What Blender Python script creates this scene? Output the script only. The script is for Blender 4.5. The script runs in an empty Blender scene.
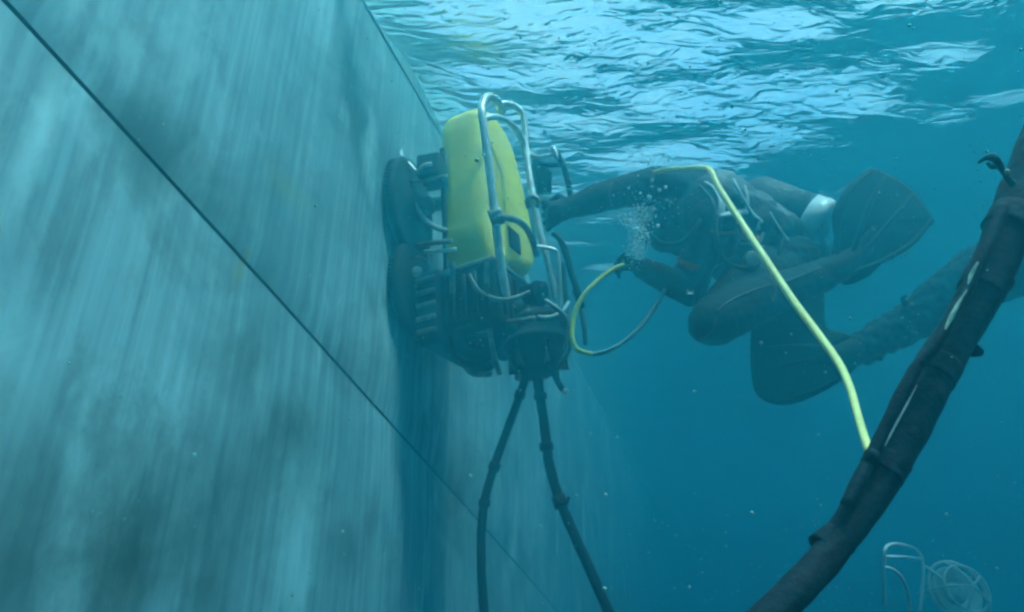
import bpy, bmesh, math, random
import numpy as np
from mathutils import Vector, Matrix, noise
R = math.radians
rng = random.Random(7)
sc = bpy.context.scene
COL = sc.collection

# ------------------------------------------------------------------ camera
F_PX = 700.0
PITCH = R(25)
CAM = Vector((0, 0, -2.27))
cd = bpy.data.cameras.new('camera')
cam = bpy.data.objects.new('camera', cd); COL.objects.link(cam)
cd.sensor_width = 36; cd.lens = 36 * F_PX / 1024
cd.clip_start = 0.02; cd.clip_end = 500
cam.location = CAM
cam.rotation_euler = (R(90) + PITCH, 0, 0)
sc.camera = cam
RT = Vector((1, 0, 0)); UP = Vector((0, -math.sin(PITCH), math.cos(PITCH))); FW = Vector((0, math.cos(PITCH), math.sin(PITCH)))
def P(x, y, d):
    return CAM + d * (((x - 512) / F_PX) * RT + ((306 - y) / F_PX) * UP + FW)

# ------------------------------------------------------------------ light
SUN_EL, SUN_AZ = R(60), R(140)
SUN_STRENGTH = 5.0
SKY_STRENGTH = 0.15
EXPOSURE = 2.1
GLINT_CLOUD = 3.0
w = bpy.data.worlds.new('World'); sc.world = w; w.use_nodes = True
nt = w.node_tree; bg = nt.nodes['Background']
sky = nt.nodes.new('ShaderNodeTexSky'); sky.sky_type = 'NISHITA'; sky.sun_disc = False
sky.sun_elevation = SUN_EL; sky.sun_rotation = SUN_AZ
wc = nt.nodes.new('ShaderNodeTexCoord'); wn = nt.nodes.new('ShaderNodeTexNoise'); wn.inputs['Scale'].default_value = 5; wn.inputs['Detail'].default_value = 6
nt.links.new(wc.outputs['Generated'], wn.inputs['Vector'])
wr = nt.nodes.new('ShaderNodeValToRGB'); wr.color_ramp.elements[0].position = .36; wr.color_ramp.elements[1].position = .62      # broken bright cloud, added to the sky to whiten the surface glints
wr.color_ramp.elements[0].color = (.1, .1, .1, 1); wr.color_ramp.elements[1].color = (.9, .9, .9, 1)
nt.links.new(wn.outputs[0], wr.inputs[0])
wm = nt.nodes.new('ShaderNodeMix'); wm.data_type = 'RGBA'; wm.inputs[7].default_value = (GLINT_CLOUD, GLINT_CLOUD, GLINT_CLOUD, 1)
nt.links.new(wr.outputs[0], wm.inputs[0]); nt.links.new(sky.outputs[0], wm.inputs[6])
nt.links.new(wm.outputs[2], bg.inputs[0]); bg.inputs[1].default_value = SKY_STRENGTH
sl = bpy.data.lights.new('sun', 'SUN'); so = bpy.data.objects.new('sun', sl); COL.objects.link(so)
sl.energy = SUN_STRENGTH; sl.angle = R(6); sl.color = (1, 0.96, 0.88)
sd = Vector((math.sin(SUN_AZ) * math.cos(SUN_EL), math.cos(SUN_AZ) * math.cos(SUN_EL), math.sin(SUN_EL)))
so.rotation_euler = sd.to_track_quat('Z', 'Y').to_euler(); so.location = (0, 0, 5)
sc.view_settings.view_transform = 'Standard'; sc.view_settings.look = 'None'
sc.view_settings.exposure = EXPOSURE; sc.view_settings.gamma = 1
cy = sc.cycles
cy.max_bounces = 10; cy.volume_bounces = 3; cy.transparent_max_bounces = 16
cy.diffuse_bounces = 3; cy.glossy_bounces = 3; cy.transmission_bounces = 5
cy.use_denoising = True
cy.pixel_filter_type = 'BLACKMAN_HARRIS'; cy.filter_width = 2.6      # soft underwater lens
cy.sample_clamp_indirect = 6

# ------------------------------------------------------------------ helpers
def link(o, parent=None):
    COL.objects.link(o)
    if parent is not None: o.parent = parent
    return o
def tag(o, label=None, cat=None, group=None, kind=None):
    if label: o['label'] = label
    if cat: o['category'] = cat
    if group: o['group'] = group
    if kind: o['kind'] = kind
    return o
def thing(name, label, cat, loc, group=None):
    o = bpy.data.objects.new(name, None); o.location = loc; o.empty_display_size = .1
    link(o); return tag(o, label, cat, group)
def obj(name, bm, mat, parent=None, smooth=True):
    me = bpy.data.meshes.new(name)
    bmesh.ops.recalc_face_normals(bm, faces=bm.faces)
    if parent is not None:
        bmesh.ops.translate(bm, verts=bm.verts, vec=-Vector(parent_loc(parent)))
    bm.to_mesh(me); bm.free()
    me.materials.append(mat)
    if smooth: me.shade_smooth()
    o = bpy.data.objects.new(name, me)
    return link(o, parent)
def parent_loc(p):
    v = Vector(p.location)
    while p.parent is not None:
        p = p.parent; v = v + Vector(p.location)
    return v
def catmull(pts, n=6):
    out = []
    m = len(pts)
    for i in range(m - 1):
        p0 = pts[max(i - 1, 0)]; p1 = pts[i]; p2 = pts[i + 1]; p3 = pts[min(i + 2, m - 1)]
        for k in range(n):
            t = k / n
            out.append(tuple(0.5 * ((2 * b) + (-a + c) * t + (2 * a - 5 * b + 4 * c - d) * t * t + (-a + 3 * b - 3 * c + d) * t ** 3)
                             for a, b, c, d in zip(p0, p1, p2, p3)))
    out.append(tuple(pts[-1]))
    return out
def tube(bm, pts, r, seg=10, smooth=6, squash=1.0, lump=0.0, lumpscale=20, seed=0):
    """sweep; pts Vectors, r a number or list; one row of verts per sample"""
    if not hasattr(r, '__len__'): r = [r] * len(pts)
    q = [tuple(p) + (rr,) for p, rr in zip(pts, r)]
    if smooth > 1: q = catmull(q, smooth)
    P3 = [Vector(a[:3]) for a in q]; RR = [a[3] for a in q]
    rings = []
    t0 = (P3[1] - P3[0]).normalized()
    nrm = t0.orthogonal().normalized()
    for i, p in enumerate(P3):
        t = (P3[min(i + 1, len(P3) - 1)] - P3[max(i - 1, 0)]).normalized()
        nrm = (nrm - t * nrm.dot(t)).normalized(); b = t.cross(nrm)
        ring = []
        for k in range(seg):
            a = 2 * math.pi * k / seg
            d = nrm * math.cos(a) + b * math.sin(a) * squash
            rr = RR[i]
            if lump:
                rr *= 1 + lump * noise.noise((p + d * rr) * lumpscale + Vector((seed, 0, 0)))
            ring.append(bm.verts.new(p + d * rr))
        rings.append(ring)
    for i in range(len(rings) - 1):
        for k in range(seg):
            bm.faces.new((rings[i][k], rings[i][(k + 1) % seg], rings[i + 1][(k + 1) % seg], rings[i + 1][k]))
    bm.faces.new(rings[0][::-1]); bm.faces.new(rings[-1])
    return bm
def tube_obj(name, pts, r, mat, parent=None, **k):
    return obj(name, tube(bmesh.new(), pts, r, **k), mat, parent)
def ball(bm, c, r, seg=14, axes=None, scale=(1, 1, 1)):
    g = bmesh.ops.create_uvsphere(bm, u_segments=seg, v_segments=max(6, seg // 2 + 1), radius=1)
    M = Matrix.Identity(3) if axes is None else Matrix(axes).transposed()
    for v in g['verts']:
        q = Vector((v.co.x * r * scale[0], v.co.y * r * scale[1], v.co.z * r * scale[2]))
        v.co = Vector(c) + M @ q
    return bm
def cap(bm, a, ra, b, rb, flat=1.0, fdir=None):
    """tapered capsule, optionally flattened along fdir"""
    a = Vector(a); b = Vector(b); L = (b - a).length
    n = max(3, int(L / .03)); pts = [a.lerp(b, i / n) for i in range(n + 1)]
    # rounded ends
    t = (b - a).normalized()
    seg = 16
    rows = []
    for k in (0.05, .35, .7): rows.append((a - t * ra * math.cos(k * math.pi / 2), ra * math.sin(k * math.pi / 2)))
    for i, p in enumerate(pts): rows.append((p, ra + (rb - ra) * i / n))
    for k in (.7, .35, .05): rows.append((b + t * rb * math.cos(k * math.pi / 2), rb * math.sin(k * math.pi / 2)))
    x = (Vector(fdir) - t * t.dot(Vector(fdir))).normalized() if fdir is not None else t.orthogonal().normalized()
    y = t.cross(x); prev = None
    for p, r in rows:
        ring = [bm.verts.new(p + x * math.cos(2 * math.pi * k / seg) * r * flat + y * math.sin(2 * math.pi * k / seg) * r) for k in range(seg)]
        if prev: [bm.faces.new((prev[k], prev[(k + 1) % seg], ring[(k + 1) % seg], ring[k])) for k in range(seg)]
        else: bm.faces.new(ring[::-1])
        prev = ring
    bm.faces.new(prev)
def box(bm, c, ax, half, bevel=0.0, seg=3):
    ax = [Vector(a).normalized() for a in ax]
    g = bmesh.ops.create_cube(bm, size=2)
    vs = g['verts']
    for v in vs:
        v.co = Vector(c) + ax[0] * v.co.x * half[0] + ax[1] * v.co.y * half[1] + ax[2] * v.co.z * half[2]
    if bevel:
        es = list({e for v in vs for e in v.link_edges})
        bmesh.ops.bevel(bm, geom=es, offset=bevel, segments=seg, affect='EDGES', profile=.6)
    return bm
def lathe(bm, c, axis, prof, seg=32):
    """prof: list of (along axis, radius)"""
    axis = Vector(axis).normalized(); x = axis.orthogonal().normalized(); y = axis.cross(x); prev = None
    c = Vector(c)
    for h, r in prof:
        ring = [bm.verts.new(c + axis * h + (x * math.cos(2 * math.pi * k / seg) + y * math.sin(2 * math.pi * k / seg)) * max(r, 1e-4)) for k in range(seg)]
        if prev: [bm.faces.new((prev[k], prev[(k + 1) % seg], ring[(k + 1) % seg], ring[k])) for k in range(seg)]
        else: bm.faces.new(ring[::-1])
        prev = ring
    bm.faces.new(prev)
    return bm
def remeshed(name, bm, mat, parent, voxel=.008, iters=4, disp=0.0, dscale=.1):
    """fuse overlapping shapes into one continuous surface"""
    o = obj(name, bm, mat, None)
    m = o.modifiers.new('r', 'REMESH'); m.mode = 'VOXEL'; m.voxel_size = voxel
    s = o.modifiers.new('s', 'SMOOTH'); s.iterations = iters; s.factor = .5
    dg = bpy.context.evaluated_depsgraph_get(); dg.update()
    me = bpy.data.meshes.new_from_object(o.evaluated_get(dg)); me.name = name
    o.modifiers.clear(); old = o.data; o.data = me; bpy.data.meshes.remove(old)
    off = -parent_loc(parent) if parent is not None else Vector((0, 0, 0))
    co = [v.co.copy() for v in me.vertices]; nn = [v.normal.copy() for v in me.vertices]
    for v, c, n in zip(me.vertices, co, nn):
        d = 0
        if disp:
            d = disp * (noise.noise(c / dscale) + .5 * noise.noise(c / dscale * 2.7))
        v.co = c + n * d + off
    me.shade_smooth()
    if not me.materials: me.materials.append(mat)
    if parent is not None: o.parent = parent
    return o

# ------------------------------------------------------------------ materials
def mat(name, c1, c2=None, rough=.6, scale=8, metal=0.0, bump=.15, bscale=40, spec=.5, contrast=(.35, .65)):
    m = bpy.data.materials.new(name); m.use_nodes = True; n = m.node_tree.nodes; l = m.node_tree.links
    b = n['Principled BSDF']; b.inputs['Roughness'].default_value = rough; b.inputs['Metallic'].default_value = metal
    b.inputs['Specular IOR Level'].default_value = spec
    tc = n.new('ShaderNodeNewGeometry')
    nz = n.new('ShaderNodeTexNoise'); nz.inputs['Scale'].default_value = scale; nz.inputs['Detail'].default_value = 6
    l.new(tc.outputs['Position'], nz.inputs['Vector'])
    cr = n.new('ShaderNodeValToRGB'); cr.color_ramp.elements[0].position, cr.color_ramp.elements[1].position = contrast
    c2 = c2 or tuple(x * .6 for x in c1)
    cr.color_ramp.elements[0].color = (*c1, 1); cr.color_ramp.elements[1].color = (*c2, 1)
    l.new(nz.outputs[0], cr.inputs[0]); l.new(cr.outputs[0], b.inputs['Base Color'])
    n2 = n.new('ShaderNodeTexNoise'); n2.inputs['Scale'].default_value = bscale; n2.inputs['Detail'].default_value = 4
    l.new(tc.outputs['Position'], n2.inputs['Vector'])
    bp = n.new('ShaderNodeBump'); bp.inputs['Strength'].default_value = bump; bp.inputs['Distance'].default_value = .01
    l.new(n2.outputs[0], bp.inputs['Height']); l.new(bp.outputs[0], b.inputs['Normal'])
    return m
M = dict(
    yellow=mat('yellow_plastic', (.90, .72, .05), (.66, .54, .09), .5, 7, bump=.3, bscale=25),
    steel=mat('steel_tube', (.72, .72, .70), (.5, .5, .48), .35, 25, metal=.3, bump=.1),
    dull_steel=mat('dull_steel', (.22, .23, .23), (.1, .1, .1), .5, 25, metal=.3),
    black=mat('black_rubber', (.006, .007, .009), (.013, .014, .016), .8, 20, spec=.25, bump=.3),
    housing=mat('dark_housing', (.006, .008, .010), (.015, .017, .019), .75, 14, spec=.25, bump=.25),
    suit=mat('neoprene', (.006, .008, .011), (.014, .016, .020), .85, 9, spec=.2, bump=.35, bscale=30),
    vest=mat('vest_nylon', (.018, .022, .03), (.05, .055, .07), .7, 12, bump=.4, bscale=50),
    bluegrey=mat('pale_webbing', (.45, .5, .52), (.3, .34, .36), .6, 30),
    rust=mat('brown_strap', (.80, .16, .04), (.55, .12, .04), .7, 30),
    tank=mat('pale_tank_paint', (.86, .88, .86), (.7, .72, .7), .35, 10, bump=.08),
    fin=mat('fin_rubber', (.005, .006, .008), (.011, .012, .014), .75, 12, spec=.25, bump=.2),
    hose_y=mat('yellow_hose', (.92, .74, .26), (.80, .62, .22), .5, 60, bump=.15, bscale=120),
    hose_y2=mat('deep_yellow_hose', (.72, .62, .12), (.55, .50, .15), .5, 60, bump=.15, bscale=120),
    umb=mat('umbilical_tape', (.0006, .005, .011), (.0015, .009, .017), .8, 22, spec=.25, bump=.45, bscale=60),
    worn=mat('worn_pale_line', (.62, .66, .5), (.2, .22, .18), .6, 60),
    lamp_glass=mat('pale_glassy_plastic', (.62, .68, .68), (.35, .4, .4), .15, 30, bump=.05),
    bubble=mat('bubble_skin', (.85, .88, .88), (.75, .8, .8), .1, 10, bump=0),
    snow=mat('suspended_speck', (.22, .46, .46), (.10, .25, .25), .8, 10, bump=0),
    seabed=mat('sand', (.3, .28, .22), (.2, .19, .15), .9, 1.5, bump=.5, bscale=6),
    seam=mat('seam_shadow_gap', (.03, .03, .03), (.05, .05, .045), .8, 30, bump=.3),
)

# ================================================================== SETTING
HD = 1.10                                     # distance camera -> hull
HU = Vector((.2712, .9625, 0)).normalized()    # along the hull, away
HN = Vector((-HU.y, HU.x, 0))                  # towards the hull
OUT = -HN
def H(s, z, off=0.0):                          # point on the hull; off = distance out from it
    return Vector((CAM.x, CAM.y, 0)) + HU * s + HN * (HD - off) + Vector((0, 0, z))

# ---- water surface: one sheet with real ripples, denser near the camera
def wave(x, y):
    z = 0
    p = Vector((x * .9 + .25 * y, y * 1.9 - .3 * x, 0))
    z += .050 * noise.noise(p * .9 + Vector((3, 1, 0)))
    z += .030 * noise.noise(p * 2.3 + Vector((9, 4, 2)))
    q = Vector((x * 2.6 + .9 * y, y * 6.0 - 1.7 * x, .3))
    k = max(0, min(1, .5 + 1.6 * noise.noise(Vector((x * .8, y * 1.1, 5)))))
    k *= max(.0, min(1, (2.2 - math.hypot(x - .35, y - 2.25)) / 1.4))
    z += (.005 + .028 * k) * noise.noise(q * .7)
    z += .010 * k * noise.noise(q * 1.9)
    return z
def axis_vals(lo, hi, a, b, step):
    v = list(np.arange(a, b + 1e-6, step)); s = step; x = b
    while x < hi: s = min(s * 1.16, 6); x += s; v.append(min(x, hi))
    s = step; x = a
    while x > lo: s = min(s * 1.16, 6); x -= s; v.insert(0, max(x, lo))
    return v
xs = axis_vals(-58, 58, -2.0, 5.5, .03); ys = axis_vals(-58, 58, .3, 9.0, .03)
xs = [x for i, x in enumerate(xs) if i == 0 or x > xs[i-1]]; ys = [y for i, y in enumerate(ys) if i == 0 or y > ys[i-1]]
verts = []
for y in ys:
    for x in xs:
        verts.append((x, y, wave(x, y)))
nx = len(xs)
faces = [(j * nx + i, j * nx + i + 1, (j + 1) * nx + i + 1, (j + 1) * nx + i) for j in range(len(ys) - 1) for i in range(nx - 1)]
me = bpy.data.meshes.new('water_surface'); me.from_pydata(verts, [], faces); me.shade_smooth()
m = bpy.data.materials.new('sea_surface'); m.use_nodes = True; n = m.node_tree.nodes; l = m.node_tree.links
n.clear(); out = n.new('ShaderNodeOutputMaterial')
geo = n.new('ShaderNodeNewGeometry')
mp = n.new('ShaderNodeMapping'); mp.inputs['Rotation'].default_value = (0, 0, R(-14)); mp.inputs['Scale'].default_value = (1, 2.4, 1)
nz = n.new('ShaderNodeTexNoise'); nz.inputs['Scale'].default_value = 7.5; nz.inputs['Detail'].default_value = 2.0; nz.inputs['Roughness'].default_value = .5; nz.inputs['Distortion'].default_value = .8
bp = n.new('ShaderNodeBump'); bp.inputs['Strength'].default_value = 1.0; bp.inputs['Distance'].default_value = .02
vd = n.new('ShaderNodeVectorMath'); vd.operation = 'DISTANCE'; vd.inputs[1].default_value = (.35, 2.25, 0); l.new(geo.outputs['Position'], vd.inputs[0])
mr = n.new('ShaderNodeMapRange'); mr.inputs['From Min'].default_value = .8; mr.inputs['From Max'].default_value = 2.1; mr.inputs['To Min'].default_value = 1.0; mr.inputs['To Max'].default_value = .04   # ripples die away from the ship
l.new(vd.outputs['Value'], mr.inputs[0]); l.new(mr.outputs[0], bp.inputs['Strength'])
l.new(geo.outputs['Position'], mp.inputs[0]); l.new(mp.outputs[0], nz.inputs['Vector']); l.new(nz.outputs[0], bp.inputs['Height'])
fr = n.new('ShaderNodeFresnel'); fr.inputs['IOR'].default_value = 1.333; l.new(bp.outputs[0], fr.inputs['Normal'])
tr = n.new('ShaderNodeBsdfTransparent'); tr.inputs[0].default_value = (.8, .98, 1, 1)
rf = n.new('ShaderNodeBsdfRefraction'); rf.inputs['IOR'].default_value = 1.333; rf.inputs['Roughness'].default_value = .3; rf.inputs['Color'].default_value = (.62, .97, 1, 1); l.new(bp.outputs[0], rf.inputs['Normal'])
gl = n.new('ShaderNodeBsdfGlossy'); gl.inputs['Roughness'].default_value = .4; l.new(bp.outputs[0], gl.inputs['Normal'])
m1 = n.new('ShaderNodeMixShader'); m1.inputs[0].default_value = .75; l.new(tr.outputs[0], m1.inputs[1]); l.new(rf.outputs[0], m1.inputs[2])
m2 = n.new('ShaderNodeMixShader'); l.new(fr.outputs[0], m2.inputs[0]); l.new(m1.outputs[0], m2.inputs[1]); l.new(gl.outputs[0], m2.inputs[2])
l.new(m2.outputs[0], out.inputs['Surface'])
me.materials.append(m)
tag(link(bpy.data.objects.new('water_surface', me)), 'rippled sea surface seen from below with bright glints', kind='structure')

# ---- seabed
bm = bmesh.new(); bmesh.ops.create_grid(bm, x_segments=60, y_segments=60, size=58)
for v in bm.verts: v.co.z = -16 + .5 * noise.noise(v.co * .15)
tag(obj('seabed', bm, M['seabed']), kind='structure')

# ---- hull: plates either side of an open weld seam
hm = bpy.data.materials.new('hull_paint'); hm.use_nodes = True; n = hm.node_tree.nodes; l = hm.node_tree.links
b = n['Principled BSDF']; b.inputs['Roughness'].default_value = .6
uv = n.new('ShaderNodeUVMap')
def nzn(sx, sy, det, off=0, rough=.5, dist=0):
    mpn = n.new('ShaderNodeMapping'); mpn.inputs['Scale'].default_value = (sx, sy, 1); mpn.inputs['Location'].default_value = (off, off * .7, off)
    z = n.new('ShaderNodeTexNoise'); z.inputs['Scale'].default_value = 1; z.inputs['Detail'].default_value = det; z.inputs['Roughness'].default_value = rough
    z.inputs['Distortion'].default_value = dist
    l.new(uv.outputs[0], mpn.inputs[0]); l.new(mpn.outputs[0], z.inputs['Vector']); return z.outputs[0]
def ramp(s, a, b_, ca=(0, 0, 0, 1), cb=(1, 1, 1, 1)):
    r = n.new('ShaderNodeValToRGB'); r.color_ramp.elements[0].position = a; r.color_ramp.elements[1].position = b_
    r.color_ramp.elements[0].color = ca; r.color_ramp.elements[1].color = cb; l.new(s, r.inputs[0]); return r.outputs[0]
def mixc(f, a, b_, mode='MIX'):
    x = n.new('ShaderNodeMix'); x.data_type = 'RGBA'; x.blend_type = mode
    if isinstance(f, (int, float)): x.inputs[0].default_value = f
    else: l.new(f, x.inputs[0])
    for k, s in ((6, a), (7, b_)):
        if isinstance(s, tuple): x.inputs[k].default_value = s
        else: l.new(s, x.inputs[k])
    return x.outputs[2]
base = ramp(nzn(1.6, 1.0, 4, 3), .3, .72, (.09, .17, .19, 1), (.34, .50, .53, 1))
streak = ramp(nzn(38, 1.0, 3, 7, .5), .32, .68, (.72, .72, .72, 1), (1.25, 1.25, 1.25, 1))
fine = ramp(nzn(70, 1.6, 3, 1, .6), .3, .7, (.85, .85, .85, 1), (1.1, 1.1, 1.1, 1))
c = mixc(.8, base, streak, 'MULTIPLY'); c = mixc(.7, c, fine, 'MULTIPLY')
dark = ramp(nzn(2.0, 1.8, 6, 21, .6, .4), .50, .74)
c = mixc(dark, c, (.06, .075, .07, 1))
patch = ramp(nzn(3.2, 1.3, 5, 60, .55, .3), .56, .74)
c = mixc(patch, c, (.50, .72, .74, 1))
grime = ramp(nzn(9, 4.5, 8, 33, .7, .2), .50, .66)
c = mixc(.45, c, mixc(grime, c, (.09, .11, .11, 1)))
foul = ramp(nzn(5, 3.2, 7, 40, .65, .3), .66, .74)
c = mixc(foul, c, (.26, .24, .07, 1))
# growth stains and a pale scrape, each at its own place on the plating
wob = nzn(6, 4, 6, 77, .65, .3)
for (su, sv, ru, rv, colr, amt) in ((1.18, -2.08, .34, .30, (.035, .055, .05, 1), .9), (1.66, -1.76, .16, .10, (.05, .075, .06, 1), .8), (2.0, -2.05, .20, .10, (.06, .09, .08, 1), .6), (1.45, -1.10, .16, .05, (.24, .27, .12, 1), .45),
                                    (.74, -1.46, .035, .22, (.58, .82, .82, 1), .8), (.80, -1.85, .10, .16, (.45, .68, .7, 1), .7), (1.0, -1.30, .30, .12, (.07, .12, .13, 1), .6), (1.75, -2.0, .13, .28, (.45, .68, .7, 1), .7)):
    mpn = n.new('ShaderNodeMapping'); mpn.inputs['Location'].default_value = (-su / ru, -sv / rv, 0); mpn.inputs['Scale'].default_value = (1 / ru, 1 / rv, 0)
    vl = n.new('ShaderNodeVectorMath'); vl.operation = 'LENGTH'; l.new(uv.outputs[0], mpn.inputs[0]); l.new(mpn.outputs[0], vl.inputs[0])
    ad = n.new('ShaderNodeMath'); ad.operation = 'MULTIPLY_ADD'; ad.inputs[1].default_value = 2.6; l.new(wob, ad.inputs[0]); l.new(vl.outputs['Value'], ad.inputs[2])
    mk_ = ramp(ad.outputs[0], 0.0, 1.0, (amt, amt, amt, 1), (0, 0, 0, 1))
    dv_ = n.new('ShaderNodeMath'); dv_.operation = 'DIVIDE'; dv_.inputs[1].default_value = 3.0; l.new(ad.outputs[0], dv_.inputs[0])
    rr_ = mk_.node; l.new(dv_.outputs[0], rr_.inputs[0]); rr_.color_ramp.elements[0].position = .42; rr_.color_ramp.elements[1].position = .78
    c = mixc(mk_, c, colr)
c = mixc(.15, c, mixc(1.0, c, streak, 'MULTIPLY'))
l.new(c, b.inputs['Base Color'])
bp = n.new('ShaderNodeBump'); bp.inputs['Strength'].default_value = .35; bp.inputs['Distance'].default_value = .01
l.new(nzn(30, 6, 6, 5, .65), bp.inputs['Height']); l.new(bp.outputs[0], b.inputs['Normal'])

def seam_z(s): return CAM.z + 1.133 - .195 * s - .004 * (s - 2.4) ** 2 * (1 if abs(s - 2.4) < 3 else 0)
hull = thing('ship_hull', 'long grey steel ship hull rising vertically on the left, streaked with growth', 'ship hull', H(2, -2.2))
svals = [-4 + .06 * i for i in range(int(12 / .06))] + [8 + .5 * i for i in range(90)]
def plate(z_of, mat_):
    """z_of(s) -> (zlo, zhi); closed plate 12 mm thick with a gentle dishing"""
    bm = bmesh.new(); uvl = bm.loops.layers.uv.new('UVMap'); rows = []; NZ = 26
    uvd = {}
    for s in svals:
        lo, hi = z_of(s); row = []
        for k in range(NZ + 1):
            z = lo + (hi - lo) * k / NZ
            dz = .006 * noise.noise(Vector((s * .8, z * 1.1, 3)))
            e = .010 if k in (0, NZ) else 0
            v = bm.verts.new(H(s, z, dz + .012 - e)); uvd[v] = (s, z); row.append(v)
        rows.append(row)
    for a, c_ in zip(rows, rows[1:]):
        for k in range(NZ):
            f = bm.faces.new((a[k], a[k + 1], c_[k + 1], c_[k]))
    for f in bm.faces:
        for lp in f.loops: lp[uvl].uv = uvd[lp.vert]
    return obj('hull_plate', bm, hm, hull)
plate(lambda s: (seam_z(s) + .006, .22), hm)
plate(lambda s: (seam_z(s) - 5.5, seam_z(s) - .006), hm)
def ribbon(zf, half, off):
    bm = bmesh.new(); prev = None
    for s in svals:
        r = [bm.verts.new(H(s, zf(s) - half, off)), bm.verts.new(H(s, zf(s) + half, off)), bm.verts.new(H(s, zf(s) + half, off - .02)), bm.verts.new(H(s, zf(s) - half, off - .02))]
        if prev: [bm.faces.new((prev[k], prev[(k + 1) % 4], r[(k + 1) % 4], r[k])) for k in range(4)]
        prev = r
    return bm
obj('weld_seam', ribbon(seam_z, .02, -.004), M['seam'], hull)
obj('weld_seam', ribbon(lambda s: -.05, .003, .016), M['dull_steel'], hull)
bm = bmesh.new(); box(bm, H(23, -3.5, -2.0), (HU, HN, (0, 0, 1)), (27, 1.95, 3.65)); o = obj('hull_core', bm, hm, hull, smooth=False)

# ================================================================== CLEANING MACHINE
ZT = (Vector((0, 0, 1)) + HN * .075).normalized()
O0 = P(489, 258, 2.60)
MU = Vector((math.sin(R(31)), math.cos(R(31)), 0)); MO = Vector((MU.y, -MU.x, 0))   # the machine stands slightly turned to the hull
def ML(out_, al, up_):                         # local: out from the hull, along the hull, up
    return O0 + MO * out_ + MU * al + ZT * up_
mach = thing('hull_cleaning_machine', 'yellow and black hull cleaning machine with steel tube frame against the hull', 'cleaning machine', O0)
# yellow float: profile in the along/up plane, extruded towards the hull with rounded edges
prof = [(.0, -.01), (.0, .64), (.015, .74), (.07, .79), (.15, .79), (.23, .75), (.29, .67), (.35, .56), (.385, .44), (.395, .32), (.395, .22), (.385, .14), (.34, .08), (.16, .01)]
prof = [tuple(q) for q in catmull(prof, 3)]
def extrude_prof(prof, a0, a1, bev, fn):
    bm = bmesh.new()
    cx = sum(p[0] for p in prof) / len(prof); cz = sum(p[1] for p in prof) / len(prof)
    rings = []
    K = 5
    for side in (0, 1):
        for k in range(K + 1):
            t = k / K * math.pi / 2
            if side == 0: a = a1 - bev * (1 - math.sin(t)); sh = bev * (1 - math.cos(t))
            else: a = a0 + bev * (1 - math.cos(t)); sh = bev * (1 - math.sin(t))
            if side == 0: a = a1 + (a0 - a1) * 0 - bev * (1 - math.cos(t)); sh = bev * (1 - math.sin(t))
            else: a = a0 + bev * (1 - math.sin(t)); sh = bev * (1 - math.cos(t))
            ring = []
            for (x, z) in prof:
                dx, dz = x - cx, z - cz; L = math.hypot(dx, dz)
                ring.append(bm.verts.new(fn(a, x - dx / L * sh, z - dz / L * sh)))
            rings.append(ring)
    m_ = len(prof)
    for i in range(len(rings) - 1):
        for k in range(m_): bm.faces.new((rings[i][k], rings[i][(k + 1) % m_], rings[i + 1][(k + 1) % m_], rings[i + 1][k]))
    bm.faces.new(rings[0]); bm.faces.new(rings[-1][::-1])
    return bm
fl = obj('float_block', extrude_prof(prof, -.222, .01, .075, ML), M['yellow'], mach)
# recessed dark panel low on the outer face and moulded rib
bm = bmesh.new(); box(bm, ML(.004, .19, .17), (MO, MU, ZT), (.012, .045, .05), .01); obj('side_recess', bm, M['housing'], fl)
for k, zz in enumerate((.64, .52)):
    bm = bmesh.new(); lathe(bm, ML(.0, .05, zz - .02), OUT, [(-.004, .012), (.006, .012), (.009, .008), (.009, .001)], 12)
    obj('bolt', bm, M['dull_steel'], fl)
bm = bmesh.new(); box(bm, ML(-.20, .2, .30), (MO, MU, ZT), (.012, .2, .30), .01); obj('back_plate', bm, M['housing'], mach)

# tube frame (pale steel)
def ft(name, pts, r, m_='steel', **k): return tube_obj(name, [P(*p) for p in pts], r, M[m_], mach, **k)
ft('frame_tube', [(507, 300, 2.56), (500, 258, 2.55), (495, 215, 2.56), (489, 165, 2.59), (483, 120, 2.63), (482, 107, 2.66), (486, 98, 2.71), (492, 97, 2.76), (498, 102, 2.82), (502, 112, 2.9)], .0165)
ft('frame_tube', [(497, 106, 2.86), (505, 104, 2.88), (514, 106, 2.9), (522, 113, 2.9), (525, 126, 2.88), (526, 145, 2.84), (530, 180, 2.76), (536, 212, 2.7), (543, 245, 2.66), (551, 275, 2.64), (557, 300, 2.63)], .0140)
ft('frame_tube', [(484, 119, 2.63), (494, 117, 2.66), (505, 120, 2.7), (515, 128, 2.76), (522, 140, 2.82), (526, 152, 2.84)], .0120)
ft('handle', [(494, 222, 2.545), (500, 217, 2.54), (508, 218, 2.56), (518, 221, 2.6), (527, 229, 2.64), (533, 242, 2.68), (537, 256, 2.7)], .013, 'dull_steel')
for (x, y, d) in ((497, 218, 2.555), (495, 214, 2.555)):
    ft('clamp', [(x - 6, y + 3, d), (x, y + 1, d), (x + 7, y - 1, d)], .024, 'dull_steel', smooth=2)
ft('frame_tube', [(537, 247, 2.62), (541, 247, 2.62), (551, 249, 2.62), (556, 251, 2.62), (558, 256, 2.62), (559, 272, 2.61), (560, 303, 2.6), (556, 306, 2.6), (549, 304, 2.6)], .0085)
ft('frame_tube', [(548, 251, 2.65), (549, 270, 2.65), (551, 300, 2.63), (553, 318, 2.62)], .008)
ft('frame_tube', [(538, 317, 2.58), (550, 317, 2.57), (562, 312, 2.58), (569, 302, 2.6)], .008)
ft('hose_guard', [(553, 233, 2.66), (560, 240, 2.65), (567, 256, 2.64), (571, 272, 2.63), (577, 290, 2.62), (582, 308, 2.62)], .013, 'housing')
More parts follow.
